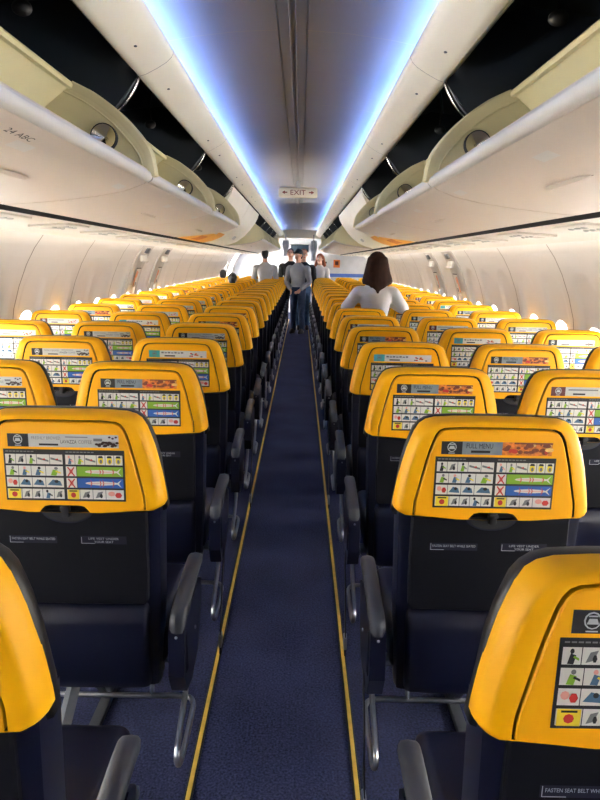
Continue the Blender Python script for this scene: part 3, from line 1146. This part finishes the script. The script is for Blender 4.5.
    t_.rect(ax0 + .08, az0 + .005, ax0 + .125, az0 + .011, y - .0016, 'ink')
    A['plain'] = (q.mesh('advert_strip', 0), t_.mesh('lettering', 0))
    D['advert'] = A
    # armrests (built for the +x side)
    b = MB()
    path = smooth_path([(.285, -.052, .556), (.285, -.040, .590), (.285, -.010, .604), (.283, .08, .611), (.280, .23, .616), (.279, .295, .612), (.279, .318, .598)], 3)
    vs = []
    for i, p in enumerate(path):
        t_ = i / (len(path) - 1)
        w = .022 * min(1, .7 + t_ * 4, .72 + (1 - t_) * 4)
        tg = (path[min(i + 1, len(path) - 1)] - path[max(i - 1, 0)]).normalized()
        nn = Vector((0, -tg.z, tg.y))
        ring = []
        for j in range(12):
            a = 2 * pi * j / 12
            cx, cz = cos(a), sin(a)
            rx = w * (abs(cx) ** .6) * (1 if cx > 0 else -1)
            rz = .020 * (abs(cz) ** .7) * (1 if cz > 0 else -1)
            ring.append(tuple(Vector((p.x + rx, p.y, p.z)) + nn * (rz - .016)))
        vs.append(ring)
    b.rings(vs, 'arm_grey', cap0=True, cap1=True)
    D['armrest', 1], D['armrest', -1] = b.mesh('armrest', 60), b.mirror_x().mesh('armrest', 60)
    b = MB()
    prof = [(-.045, .565), (.20, .585), (.245, .560), (.225, .47), (.16, .375), (.06, .345), (-.02, .365), (-.055, .43)]
    b.prism_x(prof, .262, .304, 'navy')
    b.prism_x([(-.04, .53), (-.02, .55), (-.0, .42), (-.035, .43)], .303, .3055, 'navy_dark')
    b.ellipsoid((.2825, -.044, .540), (.005, .006, .005), 'steel', 8, 5)
    b.ellipsoid((.305, .12, .47), (.003, .006, .006), 'steel', 8, 5)
    D['armrest_shroud', 1], D['armrest_shroud', -1] = b.mesh('armrest_shroud', 30), b.mirror_x().mesh('armrest_shroud', 30)
    b = MB()
    b.box((.2815, .17, .58), (.036, .27, .036), 'arm_grey', .012, 3)
    b.box((.2815, .05, .545), (.024, .05, .10), 'navy', .006)
    D['armrest', 'm1'], D['armrest', 'm-1'] = b.mesh('armrest'), b.mirror_x().mesh('armrest')
    # hanging seat belt, aisle side (+x)
    b = MB()
    path = smooth_path([(.290, .10, .40), (.306, .02, .37), (.306, -.03, .28), (.304, -.05, .17), (.302, -.06, .085)], 5)
    n = len(path)
    b.rings([[(p.x, p.y - .018, p.z), (p.x + .003, p.y - .018, p.z), (p.x + .003, p.y + .018, p.z), (p.x, p.y + .018, p.z)] for p in path], 'black', cap0=True, cap1=True)
    D['seat_belt', 1], D['seat_belt', -1] = b.mesh('seat_belt', 40), b.mirror_x().mesh('seat_belt', 40)
    b = MB()
    b.box((.3035, -.062, .060), (.012, .042, .052), 'steel', .004)
    b.box((.3035, -.066, .022), (.006, .030, .036), 'black', .002)
    D['buckle', 1], D['buckle', -1] = b.mesh('buckle'), b.mirror_x().mesh('buckle')
    return D


def squash(h):
    return [(x, z - max(0, z - 1.04) * .11) for x, z in h]


INN = [(x, z + max(0, z - 1.0) * .20) for x, z in INN]
MID = [(x, z + max(0, z - 1.06) * .08) for x, z in MID]
OUT, MID, INN = squash([(x * 1.012, z) for x, z in OUT]), squash([(x * 1.012, z) for x, z in MID]), squash(INN)
SM = seat_meshes()


def row_y(k_):
    return .762 if k_ == 0 else ROW0 + ROWP * (k_ - 1)


# what each seat's advert shows, read off the photograph; the rest follow a pattern
ADV = {(-1, 1, 0): 'coffee', (-1, 2, 0): 'menu', (-1, 3, 0): 'teal', (-1, 4, 0): 'coffee', (-1, 5, 0): 'menu',
       (1, 0, 0): 'menu', (1, 1, 0): 'menu', (1, 2, 0): 'menu', (1, 3, 0): 'teal', (1, 4, 0): 'menu',
       (-1, 2, 1): 'coffee', (-1, 3, 1): 'coffee', (-1, 4, 1): 'coffee', (-1, 4, 2): 'plain', (-1, 5, 2): 'plain',
       (1, 2, 1): 'plain', (1, 3, 1): 'menu', (1, 4, 1): 'teal', (1, 4, 2): 'coffee', (1, 5, 1): 'plain', (1, 5, 2): 'coffee'}
ADV_TXT = {'coffee': 'a pale coffee advert', 'menu': 'a food menu advert', 'teal': 'a teal cornered advert', 'plain': 'a maroon cornered advert'}
POS = ('aisle', 'middle', 'window')


def cam_uv(x, y, z):
    x -= CAM_X
    z -= CAM_Z
    zc = y * cos(PITCH) - z * sin(PITCH)
    yc = -z * cos(PITCH) - y * sin(PITCH)
    return (300 + F * x / zc, 400 + F * yc / zc) if zc > .1 else (9999, 9999)


BELTS = {(-1, 2), (1, 1), (1, 2), (-1, 4), (1, 4)}


def seat(S, k_, j):
    x, y = S * (XI + SW / 2 + SPACE * j), row_y(k_)
    edge = cam_uv(x - S * .25, y, .95)[0]
    edge = min(abs(cam_uv(x - .25, y, .95)[0] - 300), abs(cam_uv(x + .25, y, .95)[0] - 300))
    if edge > 312:
        return None
    adv = ADV.get((S, k_, j)) or random.choice(['coffee', 'menu', 'teal', 'plain'])
    sd = ('left', 'right')[S > 0]
    rn = 'row at the bottom of the photo' if k_ == 0 else '%s row beyond it' % ordn[k_ - 1].replace('nearest', 'first')
    if k_ == 0:
        lab = 'yellow and navy %s seat cut off at the bottom %s corner of the photo' % (POS[j], sd)
    elif k_ == 1:
        lab = 'yellow and navy %s seat with %s, %s of aisle, first full row' % (POS[j], ADV_TXT[adv], sd)
    elif k_ <= 5:
        lab = 'yellow and navy %s seat with %s, %s of aisle, %s full row' % (POS[j], ADV_TXT[adv], sd, ordn[k_ - 1])
    else:
        lab = 'distant yellow topped navy %s seat, %s of aisle, %s full row from camera' % (POS[j], sd, ordn[k_ - 1])
    t = thing('airplane_seat', lab, 'airplane seat', (x, y, 0), 'yellow and navy cabin seats')
    near = k_ <= 8
    hs = link('headrest_shell', SM['headrest_shell'], t)
    link('headrest_panel', SM['headrest_panel'], hs)
    link('head_cushion', SM['head_cushion'], t)
    link('seat_back', SM['seat_back'], t)
    tt = link('tray_table', SM['tray_table'], t)
    link('table_latch', SM['table_latch'], tt)
    if near:
        link('latch_scoop', SM['latch_scoop'], tt)
        link('notice', SM['notice'], tt)
    link('lower_panel', SM['lower_panel'], t)
    link('seat_cushion', SM['seat_cushion'], t)
    link('back_cushion', SM['back_cushion'], t)
    link('safety_card', SM['safety_card'], t, (-S * .006, 0, 0))
    a = link('advert_strip', SM['advert'][adv][0], t, (-S * .006, 0, 0))
    link('lettering', SM['advert'][adv][1], a)
    if j == 0:
        ar = link('armrest', SM['armrest', -S], t)
        link('armrest_shroud', SM['armrest_shroud', -S], ar)
        if (S, k_) in BELTS:
            sb = link('seat_belt', SM['seat_belt', -S], t)
            link('buckle', SM['buckle', -S], sb)
    if j < 2:
        link('armrest', SM['armrest', 'm%d' % S], t)
    return t


def seat_frame_meshes():
    D = {}
    x0, x1 = .275, 1.86
    b = MB()
    for y, z in ((.16, .350), (.40, .345)):
        b.tube([(x0, y, z), (x1, y, z)], .019, 'metal_dull', 10)
    for x in (.30, .82, 1.385, 1.84):
        b.box((x, .28, .352), (.016, .34, .028), 'metal_dull', .004)
    D['beam'] = b.mesh('beam')
    for n, x in (('a', .60), ('b', 1.52)):
        b = MB()
        b.box((x, .44, .17), (.028, .034, .33), 'metal_dull', .006)
        b.tube([(x, .20, .33), (x + .03, -.10, .02)], .014, 'metal_dull', 4, r2=1.5)
        b.tube([(x, .40, .03), (x, .16, .32)], .009, 'steel', 6)
        b.box((x, .22, .012), (.036, .58, .024), 'metal_dull', .004)
        b.box((x, .16, .31), (.05, .05, .05), 'metal_dull', .008)
        D['leg', n] = b.mesh('leg')
    # baggage bar: runs across under the seats and turns back along the aisle in a loop
    b = MB()
    path = [(1.84, .31, .10)] + smooth_path([(.42, .31, .10), (.315, .31, .10), (.282, .285, .10), (.276, .22, .098), (.276, .08, .090), (.277, .025, .096), (.279, .0, .122), (.281, .02, .15), (.283, .08, .172), (.285, .20, .225), (.286, .26, .30), (.287, .27, .345)], 5)
    b.tube(path, .0085, 'steel', 10)
    D['baggage_bar'] = b.mesh('baggage_bar')
    for n, x in enumerate((.42, .98, 1.56)):
        b = MB()
        b.tube([(x, .31, .10), (x + .01, .40, .335)], .008, 'metal_dull', 6)
        D['bracket', n] = b.mesh('bracket')
    return D


FM = seat_frame_meshes()
FMN = {}
for k_, me in FM.items():
    c = me.copy()
    for v in c.vertices:
        v.co.x = -v.co.x
    c.flip_normals()
    FMN[k_] = c

random.seed(21)
N_ROWS = 20
for k_ in range(0, N_ROWS + 1):
    for S in (-1, 1):
        made = [seat(S, k_, j) for j in range(3)]
        if k_ >= 0:
            sd = ('left', 'right')[S > 0]
            t = thing('seat_frame', 'grey metal seat frame with silver baggage bar under the %s seats, %s row' % (sd, 'bottom' if k_ == 0 else ordn[k_ - 1] + ' full'), 'seat frame', (0, row_y(k_), 0), 'seat frames on the floor')
            src = FM if S > 0 else FMN
            for key, me in src.items():
                link(key if isinstance(key, str) else key[0], me, t)


# ------------------------------------------------------------------ people
def evaluate(mb, name, parent, voxel=.008, smooth=4):
    me = mb.mesh(name, 0)
    ob = bpy.data.objects.new(name, me)
    COL.objects.link(ob)
    r = ob.modifiers.new('r', 'REMESH')
    r.mode = 'VOXEL'
    r.voxel_size = voxel
    s2 = ob.modifiers.new('s', 'SMOOTH')
    s2.factor = .5
    s2.iterations = smooth
    dg = bpy.context.evaluated_depsgraph_get()
    out = bpy.data.meshes.new_from_object(ob.evaluated_get(dg))
    bpy.data.objects.remove(ob)
    bpy.data.meshes.remove(me)
    if not out.materials:
        out.materials.append(M[mb.mats[0]])
    out.polygons.foreach_set('use_smooth', [True] * len(out.polygons))
    return link(name, out, parent)


def limb(mb, pts, rs, mt, seg=12):
    """tapered limb with round joints"""
    P = smooth_path(pts, 4)
    n = len(P)
    rad = []
    for i in range(n):
        f = i / (n - 1) * (len(rs) - 1)
        a = min(int(f), len(rs) - 2)
        rad.append(rs[a] + (rs[a + 1] - rs[a]) * (f - a))
    mb.tube(P, rad, mt, seg)
    mb.ellipsoid(P[0], (rad[0],) * 3, mt)
    mb.ellipsoid(P[-1], (rad[-1],) * 3, mt)


def torso(mb, secs, mt, seg=20, grow=0.):
    """secs: (centre, half width, half depth)"""
    rr = []
    for c, w, d in secs:
        rr.append([(c[0] + (w + grow) * (abs(cos(a)) ** .8) * (1 if cos(a) >= 0 else -1), c[1] + (d + grow) * (abs(sin(a)) ** .9) * (1 if sin(a) >= 0 else -1), c[2]) for a in [2 * pi * j / seg for j in range(seg)]])
    mb.rings(rr, mt, cap0=True, cap1=True)


def hand(mb, wrist, d, side, mt, s=1.):
    """palm with four bent fingers and a thumb; d: direction of the hand"""
    d = Vector(d).normalized()
    sd = Vector(side).normalized()
    sd = (sd - d * sd.dot(d)).normalized()
    nm_ = d.cross(sd)
    w = Vector(wrist)
    mb.tube([w, w + d * .04 * s, w + d * .085 * s], [.024 * s, .034 * s, .036 * s], mt, 10, r2=.45)
    for i, (off, L) in enumerate(((-.027, .068), (-.009, .078), (.009, .074), (.027, .058))):
        b0 = w + d * .075 * s + sd * off * s
        p1 = b0 + d * L * .45 * s + nm_ * .006 * s
        p2 = p1 + d * L * .32 * s + nm_ * .018 * s
        p3 = p2 + d * L * .16 * s + nm_ * .022 * s
        limb(mb, [b0, p1, p2, p3], [.0085 * s, .008 * s, .0075 * s, .0065 * s], mt, 8)
    t0 = w + d * .03 * s - sd * .022 * s
    limb(mb, [t0, t0 + d * .03 * s - sd * .022 * s, t0 + d * .058 * s - sd * .024 * s + nm_ * .012 * s], [.012 * s, .010 * s, .008 * s], mt, 8)


def person(nm, label, loc, rotz, H=1.72, top='cloth_grey', legs='denim', hair='hair_black', hair_style='short', arms='down', lean=0., seated=False, female=False, cap=False, glasses=False, head_turn=0., bag=False):
    """local frame: facing +y"""
    t = thing(nm, label, 'person', loc, None, rotz)
    u = H / 1.75
    hipz = .50 if seated else .92 * u
    sh_w = (.175 if female else .20) * u
    base = Vector((0, 0, hipz))

    def sp(h, extra=0.):
        # point along the spine h above the hips with forward lean
        return Vector((0, sin(lean) * h + extra, hipz + cos(lean) * h))
    body, shirt, trs = MB(), MB(), MB()
    neck = sp(.58 * u)
    headc = sp(.735 * u, .015)
    # head: skull, jaw, nose, ears, neck
    R = Matrix.Rotation(head_turn, 3, 'Z')

    def hp(x, y, z):
        return headc + R @ Vector((x, y, z)) * u
    body.ellipsoid(hp(0, -.008, .02), (.076 * u, .094 * u, .098 * u), 'skin', 20, 14)
    body.ellipsoid(hp(0, .022, -.05), (.058 * u, .066 * u, .068 * u), 'skin', 16, 10)
    body.ellipsoid(hp(0, .094, -.018), (.013 * u, .018 * u, .024 * u), 'skin')
    for sx in (-1, 1):
        body.ellipsoid(hp(sx * .079, -.005, -.012), (.012 * u, .018 * u, .030 * u), 'skin')
    limb(body, [sp(.50 * u), neck, sp(.67 * u, .005)], [.062 * u, .056 * u, .054 * u], 'skin')
    # torso
    tw = 1. if not female else .9
    secs = [(sp(-.06 * u), .165 * u * (1.04 if female else 1), .115 * u), (sp(.06 * u), .155 * u * tw, .108 * u), (sp(.20 * u), .150 * u * tw * (.93 if female else 1), .105 * u), (sp(.36 * u), .175 * u * tw, .118 * u), (sp(.44 * u), .185 * u * tw, .11 * u), (sp(.50 * u), .155 * u * tw, .088 * u), (sp(.54 * u), .105 * u * tw, .07 * u), (sp(.575 * u), .066 * u, .062 * u)]
    torso(body, secs, 'skin', grow=-.012)
    torso(shirt, secs, top)
    # arms
    for sx in (-1, 1):
        S0 = sp(.455 * u) + Vector((sx * sh_w, 0, 0))
        mode = arms if isinstance(arms, str) else arms[0 if sx < 0 else 1]
        if mode == 'down':
            E, W = S0 + Vector((sx * .05, .0, -.29)) * u, S0 + Vector((sx * .045, .07, -.53)) * u
        elif mode == 'front':
            E, W = S0 + Vector((sx * .06, .02, -.28)) * u, S0 + Vector((-sx * .06, .22, -.30)) * u
        elif mode == 'out':
            E, W = S0 + Vector((sx * .125, .03, -.16)) * u, S0 + Vector((sx * .02, .23, -.12)) * u
        elif mode == 'hold':
            E, W = S0 + Vector((sx * .06, .01, -.28)) * u, S0 + Vector((-sx * .08, .16, -.43)) * u
        elif mode == 'lap':
            E, W = S0 + Vector((sx * .05, .05, -.28)) * u, S0 + Vector((-sx * .03, .26, -.36)) * u
        limb(body, [S0, E, W], [.05 * u, .040 * u, .028 * u], 'skin')
        limb(shirt, [S0 - Vector((sx * .02, 0, 0)), S0 + Vector((sx * .01, 0, -.01)), (S0 + E) / 2, E, (E + W) / 2, E + (W - E) * .92], [.070 * u, .070 * u, .064 * u, .058 * u, .052 * u, .044 * u], top)
        hand(body, W, W - E, (sx, .2, 0) if mode == 'down' else (0, .3, 1), 'skin', u)
    # legs
    for sx in (-1, 1):
        Hp = Vector((sx * .088 * u, 0, hipz - .02))
        if seated:
            K = Vector((sx * .10, .40, .50))
            A = Vector((sx * .10, .40, .09))
        else:
            K, A = Vector((sx * .095, .02, .49 * u)), Vector((sx * .10, -.01, .085 * u))
        limb(body, [Hp, K, A], [.075 * u, .052 * u, .034 * u], 'skin')
        limb(trs, [Hp, (Hp + K) / 2, K, (K + A) / 2, A + (K - A).normalized() * .01], [.098 * u, .084 * u, .066 * u, .062 * u, .056 * u], legs)
        ft = A
        body.ellipsoid((ft.x, ft.y + .06, .045), (.036, .11, .036), 'skin')
        sh = MB()
        sh.rings([[(ft.x + wx * .046 * cos(a), ft.y + .055 + ly * .135 * sin(a), z) for a in [2 * pi * q_ / 20 for q_ in range(20)]] for z, wx, ly in ((.002, .95, .97), (.03, 1.02, 1.02), (.055, .95, .92), (.085, .7, .55), (.10, .6, .42))], 'shoe', cap0=True, cap1=True)
        sh.build('shoe', t, 60)
    torso(trs, [(sp(-.10 * u), .15 * u, .11 * u), (sp(-.02 * u), .172 * u, .122 * u), (sp(.07 * u), .163 * u, .116 * u)], legs)
    evaluate(body, 'body', t, .0075, 3)
    evaluate(shirt, 'shirt', t, .011, 4)
    evaluate(trs, 'trousers', t, .012, 4)
    # face
    fc = MB()
    for sx in (-1, 1):
        fc.ellipsoid(hp(sx * .031, .078, .008), (.013 * u, .008 * u, .008 * u), 'paper', 8, 6)
        fc.ellipsoid(hp(sx * .031, .085, .008), (.006 * u, .004 * u, .006 * u), 'ink', 8, 6)
        fc.ellipsoid(hp(sx * .031, .084, .030), (.018 * u, .006 * u, .004 * u), hair, 8, 5)
    fc.build('eyes', t)
    mo = MB()
    mo.ellipsoid(hp(0, .083, -.062), (.022 * u, .007 * u, .006 * u), 'ink_red', 10, 6)
    mo.build('mouth', t)
    hr = MB()
    if hair_style == 'short':
        hr.ellipsoid(hp(0, -.022, .036), (.083 * u, .092 * u, .094 * u), hair, 20, 14)
        hr.ellipsoid(hp(0, -.055, -.02), (.066 * u, .058 * u, .07 * u), hair, 16, 10)
    elif hair_style == 'long':
        hr.ellipsoid(hp(0, -.024, .034), (.094 * u, .100 * u, .100 * u), hair, 20, 14)
        # falls down over the back, wider at the ends, in locks
        for i in range(11):
            a = -1.25 + 2.5 * i / 10
            x0, y0_ = .075 * sin(a), -.03 - .07 * cos(a)
            flare = 1.35 + .25 * random.random()
            dz = -.245 - .03 * random.random() + .07 * abs(a)
            limb(hr, [hp(x0, y0_, .05), hp(x0 * 1.25, y0_ * 1.05, -.06), hp(x0 * flare * 1.1, y0_ * 1.05 - .01, -.17), hp(x0 * flare + .012 * (random.random() - .5), y0_ - .02 + .02 * random.random(), dz)], [.035 * u, .042 * u, .040 * u, .016 * u], hair, 8)
    if hair_style != 'none':
        evaluate(hr, 'hair', t, .008, 2)
    if cap:
        c = MB()
        c.ellipsoid(hp(0, -.012, .050), (.087 * u, .10 * u, .082 * u), 'cloth_black', 20, 14)
        c.rings([[tuple(hp(.075 * cos(a), .06 + .10 * sin(a), .052 + dz - .02 * abs(cos(a)))) for a in [pi * i / 12 for i in range(13)]] for dz in (0, .008)], 'cloth_black', cap0=True, cap1=True)
        c.build('cap', t, 50)
    if glasses:
        g = MB()
        for sx in (-1, 1):
            g.tube([hp(sx * .033 + .022 * cos(a), .096, .008 + .017 * sin(a)) for a in [2 * pi * i / 12 for i in range(12)]], .0025, 'ink', 6, closed=True)
            g.tube([hp(sx * .055, .096, .012), hp(sx * .082, .01, .012)], .002, 'ink', 6)
        g.tube([hp(-.011, .097, .012), hp(.011, .097, .012)], .0025, 'ink', 6)
        g.build('glasses', t)
    return t


person('person', 'person with long dark brown hair in a white sweater, back to camera, among right seats', (.735, row_y(7) - .135, 0), .04, H=1.57, top='cloth_white', legs='denim', hair='hair_dark', hair_style='long', arms='out', female=True)
person('person', 'person in grey top, black cap and jeans standing in the aisle', (-.01, 13.75, 0), pi - .35, H=1.72, top='cloth_grey', legs='denim', hair='hair_black', arms='hold', cap=True, head_turn=-.3)
person('person', 'person with glasses and black top standing behind the capped person in the aisle', (.10, 14.55, 0), pi + .1, H=1.74, top='cloth_black', legs='denim_light', hair='hair_red', arms='down', glasses=True)
person('person', 'person in black top at back of the aisle, half hidden left of the cap', (-.20, 15.45, 0), pi - .1, H=1.76, top='cloth_black', legs='cloth_black', hair='hair_black', arms='down')
person('person', 'person with reddish hair and white top standing right of the aisle group', (.50, row_y(20) - .135, 0), pi - .2, H=1.66, top='cloth_white', legs='cloth_black', hair='hair_red', arms='front', hair_style='long', female=True)
person('person', 'person with black hair and off-white shirt bending over left seats near aisle', (-.74, row_y(18) - .14, 0), .1, H=1.72, top='cloth_offwhite', legs='denim', hair='hair_black', arms='front', lean=.12)
person('person', 'seated person, dark hair showing above the far left middle seats', (-1.10, row_y(13) + .26, -.0), 0, H=1.62, top='cloth_black', legs='denim', hair='hair_black', arms='lap', seated=True)
person('person', 'seated person, dark hair showing above the far left window seats', (-1.62, row_y(17) + .26, 0), 0, H=1.62, top='cloth_black', legs='denim', hair='hair_black', arms='lap', seated=True)

# ------------------------------------------------------------------ forward vestibule furniture
for i, (x, z0, z1) in enumerate(((-.36, 1.62, 2.02), (.36, 1.52, 2.02))):
    b = MB()
    rr = []
    for q_ in range(9):
        z = z1 + (z0 - z1) * q_ / 8
        w = .06 + .02 * sin(q_ * .8)
        rr.append([(x + (w + .012 * cos(9 * a)) * cos(a), 17.1 + (.05 + .01 * cos(9 * a)) * sin(a), z) for a in [2 * pi * j / 40 for j in range(40)]])
    b.rings(rr, 'curtain', cap0=True, cap1=True)
    b.tube([(x, 17.1, z1), (x, 17.1, 2.17)], .012, 'metal_dull', 8)
    o = b.build('curtain')
    tag(o, 'grey gathered curtain hanging %s of the aisle at the front bulkhead' % ('left', 'right')[i], 'curtain')
t = thing('screen', 'dark panel screen above the forward doorway', 'screen', (0, YE - .02, 1.86))
b = MB()
b.box((0, 0, 0), (.52, .04, .20), 'screen', .006)
b.build('panel', t)
b = MB()
b.box((0, -.005, .11), (.56, .05, .02), 'ink', .004)
b.build('frame', t)
